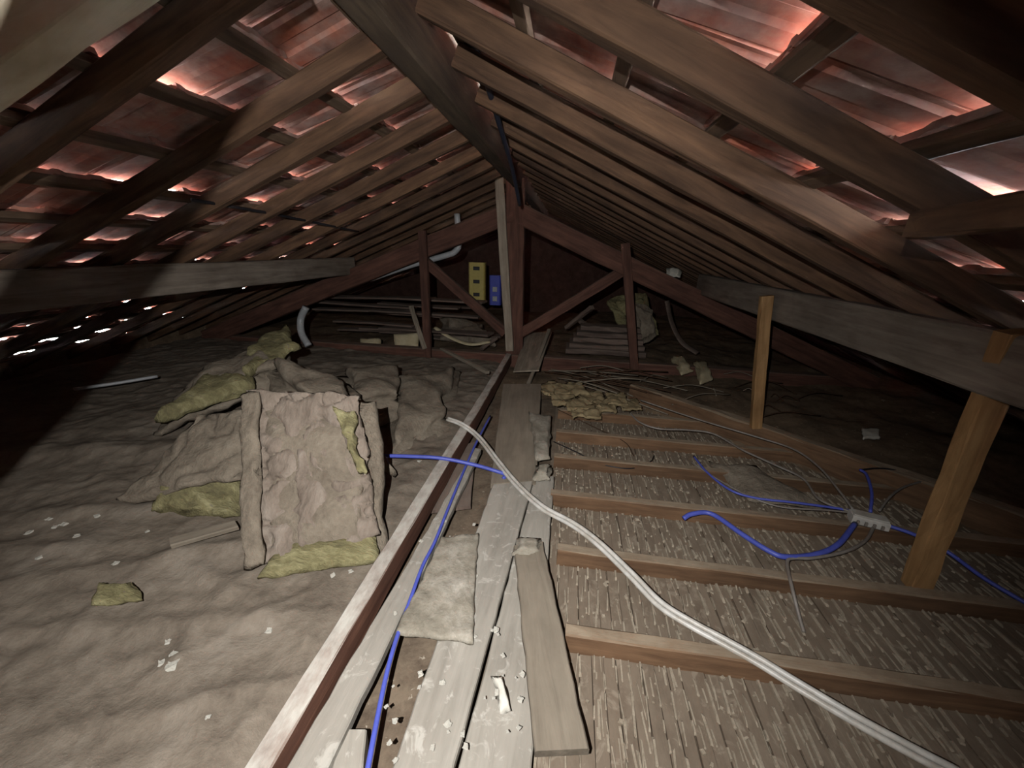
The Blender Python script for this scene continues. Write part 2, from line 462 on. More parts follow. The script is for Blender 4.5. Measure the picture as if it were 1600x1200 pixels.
# ridge capping tiles, lapped end to end
cap_root = bpy.data.objects.new('ceiling_ridge', None); COL.objects.link(cap_root); struct(cap_root)
cap_root.location = (RX, 2, 2.1); cap_root['label'] = 'row of ridge tiles closing the top of the roof'
capz = RZ + 0.10
def cap_mesh():
    vs_, fs = [], []; k = 9; L = 0.46
    for layer, R in ((0, 0.17), (1, 0.186)):
        for x in (0, L):
            for j in range(k):
                a = math.pi*j/(k-1)
                vs_.append((R*math.cos(a)*1.15, x, R*math.sin(a)*0.72))
    for j in range(k-1):
        fs += [(j, j+1, k+j+1, k+j), (2*k+j, 3*k+j, 3*k+j+1, 2*k+j+1), (j, 2*k+j, 2*k+j+1, j+1), (k+j, k+j+1, 3*k+j+1, 3*k+j)]
    fs += [(0, k, 3*k, 2*k), (k-1, 3*k-1, 4*k-1, 2*k-1)]
    me = bpy.data.meshes.new('cap'); me.from_pydata(vs_, [], fs); me.update()
    bm = bmesh.new(); bm.from_mesh(me); bmesh.ops.recalc_face_normals(bm, faces=bm.faces); bm.to_mesh(me); bm.free()
    me.materials.append(MT['tile']); return me
CAP = cap_mesh()
for i in range(int((Y1-Y0)/0.42)+1):
    obj('ridge_tile', CAP, None, cap_root, Matrix.Translation((RX + random.uniform(-.012, .012), Y0 + i*0.42, capz + 0.03 + random.uniform(0, 0.02))))

# ridge beam
tag(beam('ridge_beam', (-0.58, Y0, 1.865), (-0.58, Y1, 1.865), 0.095, 0.235, 'ridge', seg=30, jit=0.004, bev=0.008),
    'deep brown ridge beam running along the top of the roof', 'beam')
ORD = 'first second third fourth fifth sixth seventh eighth ninth tenth eleventh twelfth thirteenth fourteenth fifteenth sixteenth'.split()
# common rafters
LY = [0.66, 1.07, 1.50, 1.86] + [2.23 + i*0.385 for i in range(16)]
RY = [0.28, 0.635, 0.985, 1.385, 1.745] + [1.745 + 0.372*i for i in range(1, 18)]
def rafter(side, y):
    nd = RAFT_D/2; CA, SA = csa(side)
    p0 = slope_pt(side, 0.03 if side < 0 else 0.10, y, nd); p1 = slope_pt(side, SLOPE_LEN - 0.05, y, nd)
    o = beam('rafter', p0, p1, 0.046, RAFT_D, 'rafter', upv=Vector((side*SA, 0, CA)), seg=14, jit=0.003, bev=0.004)
    ys = sorted([0.105] + LY if side < 0 else [-0.15] + RY)
    fr = [v for v in ys if v < 4.13][::-1]; bk = [v for v in ys if v >= 4.13]
    where = '%s rafter in front of the truss' % ORD[fr.index(y)] if y < 4.13 else '%s rafter beyond the truss' % ORD[bk.index(y)]
    return tag(o, 'brown rafter over the %s, %s' % ('insulation heaps' if side < 0 else 'bare laths', where),
               'rafter', 'rafters above the insulation' if side < 0 else 'rafters above the laths')
for y in [0.105] + LY: rafter(-1, y)
for y in [-0.15] + RY: rafter(1, y)
# purlins
PL, PR = -2.45, 1.32
for x, mt, lab in ((PL, 'purlin', 'grey timber purlin under the rafters over the insulation heaps'), (PR, 'purlin', 'grey timber purlin carried by the pine props under the rafters')):
    z = under(x) - 0.09 + (-0.01 if x > 0 else 0.0)
    tag(beam('purlin', (x, Y0, z), (x, 4.2 if x < 0 else 4.25, z), 0.09, 0.18 if x < 0 else 0.19, mt, seg=20, jit=0.003, bev=0.008), lab, 'purlin')
# pale board close by under the left rafters
b0 = Vector((-0.64, 0.66, 1.545)); b1 = Vector((-1.75, 0.60, 1.085))
tag(beam('board', b0 + (b0-b1).normalized()*0.12 + Vector((0, -0.03, 0.125)), b1 + Vector((0, -0.03, 0.125)), 0.06, 0.23, 'pale', seg=12, jit=0.002),
    'broad pale board fixed below the rafters over the insulation', 'board')
# noggin let in between two rafters, catching daylight
def on_roof(px, py, d=0.0):
    h, k = ROOF[1]; r = ray(px, py); t = (h - d + k*RX - CAM_H)/(r.z + k*r.x); return EYE + r*t
tag(beam('noggin', on_roof(1436, 352, .03), on_roof(1660, 322, .03), 0.045, 0.05, 'rafter', seg=6), 'short dark timber crossing under the rafters beside a gap in the tiles', 'noggin')
# unseen strut added beside the camera to cast the left shadow band
st0, st1 = Vector((-0.06, 0.10, 1.60)), Vector((-1.816, 0.10, 0.0))
tag(beam('shadow_strut', st0, st1, 0.04, 0.037, 'rafter', seg=10), 'unseen raking strut added beside the camera to cast a shadow band', 'strut')

# ================================================================== SHELL
FZ = -0.10
fl_me = bpy.data.meshes.new('floor')
fl_me.from_pydata([(-5.3, Y0, FZ), (3.9, Y0, FZ), (3.9, Y1, FZ), (-5.3, Y1, FZ), (-5.3, Y0, FZ-.05), (3.9, Y0, FZ-.05), (3.9, Y1, FZ-.05), (-5.3, Y1, FZ-.05)], [],
                  [(0, 1, 2, 3), (7, 6, 5, 4), (0, 4, 5, 1), (1, 5, 6, 2), (2, 6, 7, 3), (3, 7, 4, 0)]); fl_me.update()
floor = struct(obj('floor', fl_me, 'plaster')); floor['label'] = 'plaster ceiling backs seen from above between joists'
def gable(name, y, label):
    vs_ = []
    for yy in (y, y + (0.1 if y > 0 else -0.1)):
        for x, z in ((-5.3, FZ), (3.96, FZ), (3.96, under(3.96) + 0.16), (RX, RZ + 0.24), (-5.3, under(-5.3) + 0.16)): vs_.append((x, yy, z))
    me = bpy.data.meshes.new(name); me.from_pydata(vs_, [], [(0, 1, 2, 3, 4), (9, 8, 7, 6, 5)] + [(i, i+5, (i+1) % 5 + 5, (i+1) % 5) for i in range(5)]); me.update()
    o = struct(obj(name, me, 'brick')); o['label'] = label; return o
gable('wall_back', Y1 - 0.02, 'dark brick gable wall at the far end of the loft')
gable('wall_front', Y0 + 0.02, 'brick gable wall behind the viewer')
for sd, nm in ((-1, 'wall_left'), (1, 'wall_right')):
    x = RX + sd*(SLOPE_LEN*csa(sd)[0] - 0.06)
    w = struct(beam(nm, (x, Y0, FZ + 0.0), (x, Y1, FZ + 0.0), 0.12, 0.22 + 2*(under(x) + 0.10 - FZ) - 0.22, 'dirt', seg=4)); w['label'] = 'low masonry at the eaves'

# laths and plaster keys, children of the floor
lath_y0, lath_y1 = 0.25, 3.35
lm = beam_mesh(lath_y1 - lath_y0, 0.0375, 0.008, 24, 0.0014, 0.001, 3); lm.materials.append(MT['lath'])
lm2 = beam_mesh(lath_y1 - lath_y0, 0.0385, 0.008, 24, 0.0016, 0.001, 4); lm2.materials.append(MT['lath'])
LP = 0.040; gaps = []
for i in range(56):
    x = -0.02 + i*LP
    p = Vector((x, lath_y0, FZ + 0.016 + random.uniform(-.001, .001)))
    obj('lath', lm if i % 2 else lm2, None, floor, frame(p, p + Vector((random.uniform(-.004, .004), 1, 0)), Vector((0, 0, 1))))
    gaps.append(x + LP/2)
items = []
for x in gaps:
    y = lath_y0
    while y < lath_y1:
        L = random.uniform(0.02, 0.13)
        if random.random() < 0.8:
            items.append(((x + random.uniform(-.003, .003), y + L/2, FZ + 0.020 + random.uniform(0, .003)), (random.uniform(.004, .011), L, random.uniform(.006, .013)), random.uniform(-.06, .06)))
        y += L + random.uniform(0.004, 0.06)
for _ in range(1700):
    x, y = random.uniform(0.0, 2.1), random.uniform(0.3, 3.2); L = random.uniform(.02, .11)
    items.append(((x, y, FZ + 0.0205), (random.uniform(.003, .008), L, random.uniform(.004, .008)), random.uniform(-.12, .12)))
for _ in range(700):
    x, y = random.uniform(0.0, 2.0), random.uniform(0.3, 2.6); s = random.uniform(.004, .016)
    items.append(((x, y, FZ + 0.024), (s, s*random.uniform(.6, 1.6), s*0.5), random.uniform(0, 3)))
nib = obj('plaster_key', boxes_mesh(items), 'nib', floor); nib['kind'] = 'stuff'; nib['label'] = 'pale plaster keys squeezed up between the laths'

# joists
JY = [(0.965, 0.07, 1.62, 'dusty joist just short of the leaning pine prop, crossed by the white cable'), (1.34, 0.03, 1.70, 'dusty joist on which the leaning pine prop stands'),
      (1.735, -0.02, 1.80, 'dusty joist running up to the white junction box'), (2.12, -0.02, 1.55, 'dusty joist at the tip of the thin blue cable'),
      (2.47, -0.02, 1.15, 'dusty joist next beyond the thin dark wire loop'), (2.86, -0.02, 0.9, 'dusty joist by the nest of crumpled paper')]
for y, x0, x1, lab in JY:
    tag(beam('joist', (x0, y, -0.045), (x1 + 0.5, y + 0.012*(x1-x0), -0.05), 0.046, 0.085, 'joist', seg=14, jit=0.002, bev=0.005), lab, 'joist', 'joists across the laths')
# slanting binder towards the eaves
tag(beam('binder', (0.62, 3.36, 0.0), (2.35, 1.75, -0.01), 0.09, 0.17, 'joist', seg=16, jit=0.006, bev=0.01), 'dusty brown binder beam slanting across the joist ends', 'beam')
# dirt bed beyond the binder and around the truss
def dirt_h(x, y):
    q = Vector((x*1.7, y*1.7, 0.3))
    return -0.05 + 0.05*noise.fractal(q, 0.9, 2.1, 4) + 0.015*noise.noise(q*9)
def dirt_r(x, y):
    # falls below the laths on the camera's side of the binder
    d = ((x - 0.62)*1.61 + (y - 3.36)*1.73)/2.363
    return dirt_h(x, y) + max(-0.12, min(0.03, d*0.5)) - 0.0
g = struct(field('floor_rubble', 0.3, 3.7, 1.4, 8.2, 90, 120, dirt_r, 'dirt')); g['label'] = 'brown dust and rubble bed beyond the slanting binder'
g = struct(field('floor_far', -5.0, 0.42, 3.2, 8.2, 90, 90, lambda x, y: dirt_h(x, y) - 0.02, 'dirt')); g['label'] = 'brown dust bed around the far truss'

# ================================================================== TRUSS
TY = 4.13
def T(x, y): return aty(x, y, TY)
tr = thing('roof_truss', (RX, TY, 0.1), 'dark reddish king-post roof truss with raking braces and side posts', 'truss')
apx = Vector((RX + 0.0, TY, 1.535))
pl = beam('principal_rafter', apx + Vector((-0.02, 0, 0)), Vector((-4.45, TY, 0.04)), 0.10, 0.19, 'truss', tr, seg=14, jit=0.004, bev=0.01)
pr = beam('principal_rafter', apx + Vector((0.02, 0, 0)), Vector((3.05, TY, 0.0)), 0.10, 0.19, 'truss', tr, seg=14, jit=0.004, bev=0.01)
kp = beam('king_post', aty(804, 552, TY), Vector((aty(806, 300, TY).x, TY, RZ - 0.03)), 0.19, 0.11, 'truss', tr, upv=Vector((0, -1, 0)), seg=12, bev=0.01)
beam('queen_post', aty(669, 566, TY - 0.07), aty(660, 360, TY - 0.07), 0.085, 0.05, 'truss', tr, upv=Vector((0, -1, 0)))
beam('queen_post', aty(992, 588, TY - 0.07), aty(977, 380, TY - 0.07), 0.085, 0.05, 'truss', tr, upv=Vector((0, -1, 0)))
beam('brace', aty(790, 520, TY), aty(664, 408, TY), 0.10, 0.07, 'truss', tr, upv=Vector((0, -1, 0)))
beam('brace', aty(810, 522, TY), aty(972, 424, TY), 0.10, 0.07, 'truss', tr, upv=Vector((0, -1, 0)))
beam('tie_beam', (-4.5, TY + 0.02, 0.0), (3.1, TY + 0.02, -0.02), 0.11, 0.17, 'truss', tr, seg=16, jit=0.004, bev=0.01)
hp = beam('hanger_board', aty(797, 548, TY - 0.11), aty(780, 278, TY - 0.11), 0.085, 0.035, 'hanger', kp, upv=Vector((0, -1, 0)))
hp['label'] = 'narrow greyed board nailed to the front of the king post'
# pine props
tag(beam('prop', aty(1181, 668, 2.62), aty(1198, 462, 2.62), 0.065, 0.045, 'pine', upv=Vector((0, -1, 0))), 'short upright pine prop standing under the purlin', 'prop')
q0 = atz(1432, 915, -0.02); q1 = Vector((PR, 1.62, under(PR) - 0.12))
q1 = atx(1590, 518, PR - 0.02)
tag(beam('prop', q0, q1, 0.075, 0.05, 'pine', upv=Vector((0, -1, 0))), 'leaning pine prop beside the white junction box', 'prop')

# ================================================================== LEFT: insulation
def fold(x, y, cx, cy, ang, w, h, ln):
    u = (x-cx)*math.cos(ang) + (y-cy)*math.sin(ang); v = -(x-cx)*math.sin(ang) + (y-cy)*math.cos(ang)
    return h*math.exp(-(v/w)**2)*math.exp(-(u/ln)**4)
FOLDS = [(-1.3, 0.75, 0.25, .03, .03, .5), (-1.5, 1.0, 0.5, .04, .03, .6), (-1.0, 0.55, 0.4, .025, .022, .5), (-1.9, 1.25, 0.35, .05, .04, .7),
         (-2.2, 0.9, 0.3, .04, .03, .6), (-1.25, 0.95, -0.2, .025, .02, .4), (-2.6, 1.6, 0.3, .08, .06, .8), (-1.0, 0.8, 0.9, .02, .02, .35)]
def blanket(x, y):
    q = Vector((x, y, 0.0))
    z = -0.01 + 0.028*noise.fractal(q*1.3, 1.0, 2.0, 4)
    r = 1 - abs(noise.noise(q*2.6 + Vector((5, 2, 1)) + noise.noise_vector(q*3)*0.35))*2
    z += 0.010*max(0, r)**3
    r2 = 1 - abs(noise.noise(Vector((x*3.2 + y*1.5, y*7 - x*2.0, 4)) + noise.noise_vector(q*4)*0.3))*2
    z += 0.008*max(0, r2)**3
    z += 0.006*noise.noise(q*16)
    for f in FOLDS: z += 0.5*fold(x, y, *f)
    z += 0.05*min(1, max(0, (-1.6 - x)/1.5))
    e = min(1, max(0, (-0.66 - x)/0.10))
    return z*e - 0.03*(1-e)
bl = field('insulation_blanket', -4.6, -0.60, -0.6, 4.2, 250, 250, blanket, 'blanket')
tag(bl, 'rumpled blanket of dust-covered loft insulation spread over the floor', 'insulation')

bat = thing('insulation_batt', (-0.9, 1.2, 0.0), 'upright folded insulation batt with creased paper face and yellow lower edge', 'insulation')
A_, B_, C_, D_ = aty(380, 608, 1.42), aty(556, 612, 1.48), atz(590, 868, .03), atz(376, 890, .02)
n_ = (B_-A_).cross(D_-A_).normalized()
n_ = n_ if n_.z > 0 else -n_
lump('fibre_core', [A_ - n_*.015 + Vector((.01, 0, 0)), B_ - n_*.015 + Vector((.05, 0, 0)), C_ - n_*.015 + Vector((.02, -.03, -.02)), D_ - n_*.015 + Vector((.02, -.02, -.02))], 0.15, 'dusty', bat, amp=0.022, seed=2, roll=.8)
lump('fibre_edge', [atz(430, 850, .075), atz(585, 832, .08), atz(592, 872, .035), atz(396, 902, .02)], .05, 'yellow', bat, nx=20, ny=8, nz=3, amp=.014, fs_=12, seed=8)
lump('paper_facing', [A_, B_, C_ + Vector((-0.02, .05, .045)), D_], 0.035, 'facing', bat, nx=44, ny=56, nz=2, amp=0.017, fs_=9, seed=5, crease=0.04)
lump('fibre_tear', [aty(518, 634, 1.40), aty(548, 642, 1.40), aty(568, 738, 1.25), aty(552, 734, 1.25)], 0.03, 'yellow', bat, nx=10, ny=20, nz=2, amp=0.024, fs_=14, seed=9)
lump('rolled_edge', [aty(372, 612, 1.40), aty(398, 610, 1.39), atz(402, 884, .05), atz(372, 890, .04)], .03, 'dusty', bat, nx=8, ny=40, nz=2, amp=.012, fs_=11, seed=12, roll=.8)

ins = [
 ('insulation_heap', [atz(405, 545, .52), atz(540, 560, .50), aty(612, 695, 1.62), aty(430, 600, 1.80)], .25, 'dusty', 'rounded brown heap of dusty insulation behind the upright batt', .05, 3.2),
 ('insulation_roll', [atz(290, 575, .42), atz(455, 510, .55), atz(470, 562, .50), atz(232, 645, .26)], .28, None, 'long yellow-streaked insulation roll on top of the far heap', .05, 4.0),
 ('insulation_batt', [atz(300, 648, .34), atz(376, 636, .40), atz(374, 740, .20), atz(170, 784, .07)], .05, None, 'grey sagging insulation batt with a green-yellow underside', .028, 5.0),
 ('insulation_heap', [atz(600, 575, .2), atz(722, 562, .16), atz(705, 650, .1), atz(600, 690, .12)], .2, 'dusty', 'low dusty insulation heap against the long beam', .045, 3.5),
 ('insulation_heap', [atz(520, 560, .3), atz(640, 556, .3), atz(640, 620, .2), atz(540, 630, .25)], .25, 'dusty', 'flattened dusty insulation heap in front of the truss', .05, 3.0),
]
for i, (nm, cs, th, mt, lab, amp, f) in enumerate(ins):
    base = Vector((sum(c.x for c in cs)/4, sum(c.y for c in cs)/4, 0))
    if mt:
        tag(lump(nm, cs, th, mt, None, amp=amp, fs_=f, seed=20+i, roll=1.0), lab, 'insulation')
    elif nm == 'insulation_roll':
        t = thing(nm, base, lab, 'insulation')
        lump('dusty_skin', cs, th, 'dusty', t, amp=amp, fs_=f, seed=20+i, roll=1.0)
        a, b, c, d = cs
        lump('yellow_streak', [a.lerp(b, .55) + Vector((0, 0, .012)), b + Vector((-.02, 0, .015)), b.lerp(c, .6) + Vector((0, 0, .01)), a.lerp(d, .5).lerp(c, .55) + Vector((0, 0, .015))], .07, 'yellow', t, nx=16, ny=16, nz=3, amp=.04, fs_=6, seed=31)
        lump('yellow_end', [a.lerp(d, .45).lerp(b, .25), a.lerp(d, .5).lerp(c, .6), c.lerp(d, .35) + Vector((0, -.02, .0)), d + Vector((.03, -.02, .01))], .10, 'yellow', t, nx=16, ny=16, nz=3, amp=.03, fs_=6, seed=33)
    else:
        t = thing(nm, base, lab, 'insulation')
        lump('dusty_skin', cs, th, 'dusty', t, nx=28, ny=28, nz=3, amp=amp, fs_=f, seed=20+i, crease=.02)
        lump('yellow_underside', [atz(250, 752, .13), atz(374, 728, .17), atz(366, 808, .04), atz(228, 796, .04)], .08, 'yellow', t, nx=20, ny=14, nz=3, amp=.03, fs_=8, seed=44)
sc_ = lump('insulation_tuft', [atz(150, 908, .06), atz(205, 905, .06), atz(218, 935, .04), atz(138, 942, .04)], .03, 'yellow', None, nx=12, ny=10, nz=3, amp=.012, fs_=16, seed=50)
tag(sc_, 'small torn tuft of pale yellow insulation lying on the blanket', 'insulation')
tag(plank('timber_offcut', [atz(366, 812, .07), atz(372, 822, .07), atz(266, 852, .06), atz(264, 840, .06)], .018, 'loose', seg=6, jit=.001), 'small pale stick of wood poking from under the batt', 'stick')

# ================================================================== CENTRE: beam and boards
BZ = 0.085
tag(beam('long_beam', (-0.615, 0.1, BZ - 0.055), (-0.615, 4.12, BZ - 0.045), 0.06, 0.11, 'beam', seg=30, jit=0.002, bev=0.004), 'long pale dust-topped beam with a brown side leading to the truss', 'beam')
tag(plank('edge_strip', [atz(776, 590, .0), atz(782, 590, .0), atz(441, 1198, .0), atz(418, 1198, .0)], .03, 'plank', seg=30, jit=.001), 'thin grey strip of wood along the foot of the long beam', 'strip')
def zq(pts, z): return [atz(px, py, z) for px, py in pts]
tag(plank('floor_board', zq([(742, 700), (752, 702), (511, 1202), (446, 1202)], .02), .03, 'plank', seg=30), 'long narrow grey board beside the edge strip of the long beam', 'board')
tag(plank('floor_board', zq([(772, 752), (834, 746), (700, 1230), (601, 1230)], .015), .028, 'plank', seg=26, seed=3), 'wide grey board under the crumbling slab', 'board')
tag(plank('floor_board', zq([(786, 600), (846, 600), (838, 750), (766, 756)], .02), .03, 'loose', seg=14, seed=4), 'dusty pinkish board beyond the short blue cable', 'board')
tag(plank('floor_board', zq([(836, 746), (866, 744), (828, 1230), (708, 1230)], -.012), .03, 'plank', seg=26, seed=5), 'speckled grey board between the wide board and the loose short board', 'board')
tag(plank('short_board', zq([(803, 852), (848, 846), (920, 1170), (836, 1174)], .03), .025, 'loose', seg=14, seed=6), 'loose short brown board lying beside the joist ends', 'board')
tag(plank('timber_block', zq([(532, 1140), (572, 1140), (566, 1215), (516, 1215)], .0), .05, 'plank', seg=4, seed=7), 'short grey timber block next to the blue cable end', 'block')
tag(plank('floor_board', zq([(700, 700), (745, 690), (735, 790), (650, 800)], -.03), .02, 'scrap', seg=10, seed=8), 'low dark board between the long beam and the pinkish board', 'board')
tag(lump('crumbling_slab', zq([(690, 836), (748, 830), (738, 1000), (616, 984)], .045), .03, 'stone', None, nx=24, ny=36, nz=2, amp=.007, fs_=20, seed=60, roll=.25), 'crumbling pale slab of board resting on the planks', 'slab')
tag(lump('plaster_lump', zq([(838, 720), (862, 722), (860, 742), (834, 740)], .06), .05, 'stone', None, nx=8, ny=8, nz=3, amp=.012, fs_=20, seed=61, roll=.8), 'pale lump of plaster beside the white cable', 'plaster')
tag(lump('plaster_lump', zq([(806, 836), (846, 834), (850, 860), (800, 862)], .05), .03, 'stone', None, nx=8, ny=8, nz=3, amp=.010, fs_=20, seed=62, roll=.8), 'pale lump of plaster on the end of the loose short board', 'plaster')
tag(lump('plaster_lump', zq([(768, 1050), (786, 1048), (800, 1105), (782, 1110)], .035), .02, 'flake', None, nx=6, ny=10, nz=2, amp=.006, fs_=26, seed=63, roll=.8), 'white elongated plaster crumb on the speckled board', 'plaster')
tag(lump('plaster_lump', zq([(826, 640), (862, 645), (858, 712), (838, 712)], .05), .04, 'stone', None, nx=10, ny=14, nz=3, amp=.012, fs_=14, seed=64, roll=.7), 'grey mortar lump along the pinkish board', 'plaster')
# plaster crumbs
rs = random.Random(5)
crm = []
for k in range(3):
    m = boxes_mesh([((0, 0, 0), (1, 0.8, 0.35), 0)]); bm = bmesh.new(); bm.from_mesh(m)
    bmesh.ops.subdivide_edges(bm, edges=bm.edges[:], cuts=1, use_grid_fill=True)
    for v in bm.verts: v.co += Vector((rs.uniform(-.14, .14), rs.uniform(-.14, .14), rs.uniform(-.08, .08)))
    bm.to_mesh(m); bm.free(); m.materials.append(MT['flake']); crm.append(m)
def crumb(p, s, lab, grp):
    o = obj('plaster_crumb', rs.choice(crm), None, None, Matrix.Translation(p) @ Matrix.Rotation(rs.uniform(0, 6), 4, 'Z') @ Matrix.Diagonal((s, s, s*.8, 1)))
    tag(o, lab, 'plaster', grp)
for px, py in [(98, 815), (85, 822), (150, 800), (45, 830), (120, 838), (75, 808), (262, 1003), (270, 1022), (252, 1035), (268, 1040), (230, 830), (520, 898), (548, 893), (325, 1120), (420, 985), (640, 660), (655, 720), (180, 880), (60, 870)]:
    p = atz(px, py, 0); p.z = blanket(p.x, p.y) + .003; q = atz(px, py, p.z); q.z = blanket(q.x, q.y) + 0.003
    crumb(q, rs.uniform(.012, .03), 'white plaster crumb on the insulation blanket', 'crumbs on the blanket')
for _ in range(46):
    px, py = rs.uniform(600, 860), rs.uniform(800, 1190)
    q = atz(px, py, .025); crumb(q, rs.uniform(.006, .018), 'small pale plaster crumb scattered on the boards', 'crumbs on the boards')

# ================================================================== CABLES
def pz(*pts): return [atz(x, y, z) for x, y, z in pts]
wp = pz((699, 655, .13), (722, 664, .115), (748, 684, .07), (778, 722, .05), (805, 755, .045), (845, 792, .05), (895, 820, .05), (935, 850, .05), (985, 898, .05), (1030, 944, .05), (1080, 976, .05), (1130, 1003, .05), (1185, 1034, .05), (1240, 1068, .055), (1330, 1122, .06), (1420, 1172, .06), (1500, 1214, .06))
wc = thing('white_cable', wp[0], 'thick white twin cable snaking from the long beam across the joists', 'cable')
for s in (-1, 1):
    q = []
    for i, p in enumerate(wp):
        t = (wp[min(i+1, len(wp)-1)] - wp[max(i-1, 0)]).normalized(); sd = t.cross(Vector((0, 0, 1))).normalized()
        q.append(p + sd*s*0.0085 + Vector((0, 0, .006 if s < 0 else 0)))
    cable('cable_strand', q, 0.0088, 'white', parent=wc)
cable('blue_cable', pz((596, 712, .105), (640, 713, .108), (690, 716, .10), (740, 726, .07), (775, 736, .05), (790, 742, .03), (786, 748, .02)), .0105, 'blue', 'short thick blue cable bridging the long beam')
cable('blue_cable', pz((572, 1215, .03), (590, 1120, .03), (606, 1045, .03), (622, 990, .03), (640, 940, .028), (660, 885, .028), (680, 845, .032), (702, 790, .032), (725, 735, .033), (745, 690, .033), (766, 650, .033)), .007, 'blue', 'long blue cable running along the boards beneath the crumbling slab', flat=.9)
cable('blue_cable', pz((1068, 810, .02), (1082, 803, .035), (1112, 803, .045), (1160, 835, .05), (1200, 860, .05), (1228, 870, .05), (1275, 866, .05), (1310, 850, .055), (1336, 818, .06)), .011, 'blue', 'thick blue cable looping from the junction box to the joists')
cable('blue_cable', pz((1084, 713, .01), (1105, 738, .02), (1140, 765, .03), (1180, 778, .03), (1240, 785, .05), (1300, 793, .06), (1330, 798, .065)), .006, 'blue', 'thin blue cable from a far joist to the junction box')
cable('blue_cable', pz((1360, 800, .06), (1362, 770, .09), (1354, 742, .10), (1344, 734, .10)), .007, 'blue', 'short blue cable standing up from the junction box')
cable('blue_cable', pz((1384, 820, .06), (1430, 836, .06), (1480, 862, .03), (1540, 905, .01), (1620, 952, .0)), .008, 'blue', 'blue cable trailing from the junction box past the leaning prop')
cable('grey_cable', pz((984, 645, .06), (1000, 660, .06), (1030, 670, .06), (1075, 672, .06), (1115, 678, .06), (1160, 703, .06), (1210, 726, .06), (1255, 748, .06), (1280, 780, .06), (1330, 800, .065)), .006, 'grey', 'grey cable hugging the foot of the binder to the junction box')
cable('grey_cable', pz((1000, 625, .10), (1090, 655, .10), (1180, 682, .10), (1240, 702, .10), (1280, 730, .10), (1312, 768, .08), (1332, 795, .065)), .0055, 'grey', 'grey cable arching along the top of the binder')
cable('grey_cable', pz((1366, 822, .055), (1352, 845, .05), (1320, 862, .05), (1270, 872, .05), (1240, 872, .05), (1230, 880, .045), (1238, 920, .02), (1248, 960, -.03), (1256, 988, -.06)), .0065, 'grey', 'grey cable hanging from the junction box over a joist into the laths')
cable('grey_cable', pz((1374, 798, .06), (1392, 775, .08), (1415, 760, .08), (1450, 752, .07), (1490, 760, .04)), .0055, 'grey', 'grey cable curving from the junction box behind the leaning prop')
cable('grey_cable', pz((1344, 734, .10), (1380, 732, .09), (1430, 742, .06), (1470, 760, .02)), .0045, 'dark', 'thin dark cable beyond the junction box')
cable('grey_cable', pz((1080, 722, .01), (1120, 748, .01), (1170, 775, .02), (1220, 792, .02), (1290, 797, .05), (1330, 801, .06)), .0045, 'grey', 'thin grey cable beside the thin blue one')
cable('thin_wire', pz((865, 690, -.05), (900, 706, -.03), (940, 725, -.03), (985, 732, -.03), (1015, 722, -.04), (1022, 712, -.05)), .0035, 'dark', 'thin dark wire looped on the far joists', cat='wire')
cable('thin_wire', pz((872, 640, .0), (930, 668, -.02), (975, 690, -.02), (990, 712, -.04)), .003, 'twig', 'thin brown wire near the crumpled paper', cat='wire')
# junction box
ja, jb = atz(1328, 806, .065), atz(1386, 820, .065)
jx = (jb - ja).normalized(); jm = frame(ja, jb, Vector((0, 0, 1)))
jt = thing('junction_box', (ja + jb)/2 - Vector((0, 0, .03)), 'white plastic cable junction box on the joists', 'junction box')
L = (jb - ja).length
hs = obj('housing', beam_mesh(L, .062, .042, 4, .0, .006, 1), 'white', jt, jm)
obj('lid', beam_mesh(L*.94, .052, .008, 4, .0, .003, 2), 'white', jt, jm @ Matrix.Translation((L*.03, 0, .024)))
for k in range(4):
    obj('terminal', beam_mesh(.010, .014, .02, 1, 0, .002, 3), 'grey', hs, jm @ Matrix.Translation((L*(.12 + .22*k), -.033, -.004)))
# dark sheathed cable along the ridge, thin rod under the left rafters
cable('ridge_cable', [atx(722, 20, -.43)*2 - atx(782, 200, -.43), atx(722, 20, -.43), atx(752, 102, -.43), atx(782, 200, -.43), atx(800, 262, -.44), atx(812, 320, -.45)], .014, 'hose', 'dark slate sheathed cable hanging beside the ridge beam')
cable('rod', [atx(300, 312, -1.75), atx(430, 335, -1.8), atx(560, 362, -1.85)], .008, 'dark', 'thin dark rod slung beneath the left rafters', cat='rod')

# ================================================================== FAR JUNK
pp = [aty(px, py, 4.32) for px, py in ((578, 436), (640, 415), (694, 400), (711, 393), (717, 378), (714, 334))]
cable('bent_pipe', pp, .032, 'pipe', 'pale grey pipe bending upward behind the far truss', cat='pipe')
cable('pipe_stub', [aty(482, 540, 3.6), aty(471, 520, 3.65), aty(470, 498, 3.7), aty(478, 480, 3.7)], .035, 'pipe', 'stubby grey pipe bend beside the insulation roll', cat='pipe')
cable('conduit', [atz(115, 608, .16), atz(180, 599, .16), atz(246, 588, .16)], .012, 'pipe', 'thin pale metal conduit lying beyond the insulation heap', cat='pipe')
def crate(name, x0, x1, y0, y1, yy, mat, hole, lab, nh):
    a, b = aty((x0+x1)/2, y1, yy), aty((x0+x1)/2, y0, yy); w = (aty(x1, y1, yy) - aty(x0, y1, yy)).length
    t = thing(name, a, lab, 'crate')
    bd_ = beam('body', a, b, w, .12, mat, t, upv=Vector((0, -1, 0)), seg=4, jit=0, bev=.015)
    h = (b - a)
    for k in range(nh):
        c = a + h*(.22 + .32*k)
        beam('grip_hole', c + Vector((-w*.2, -.062, 0)), c + Vector((w*.2, -.062, 0)), .012, .05 if hole == 'dark' else .07, hole, bd_, seg=2, jit=0, bev=.005)
crate('yellow_crate', 734, 758, 410, 473, 5.6, 'ycrate', 'dark', 'yellow plastic crate with dark openings standing behind the truss', 3)
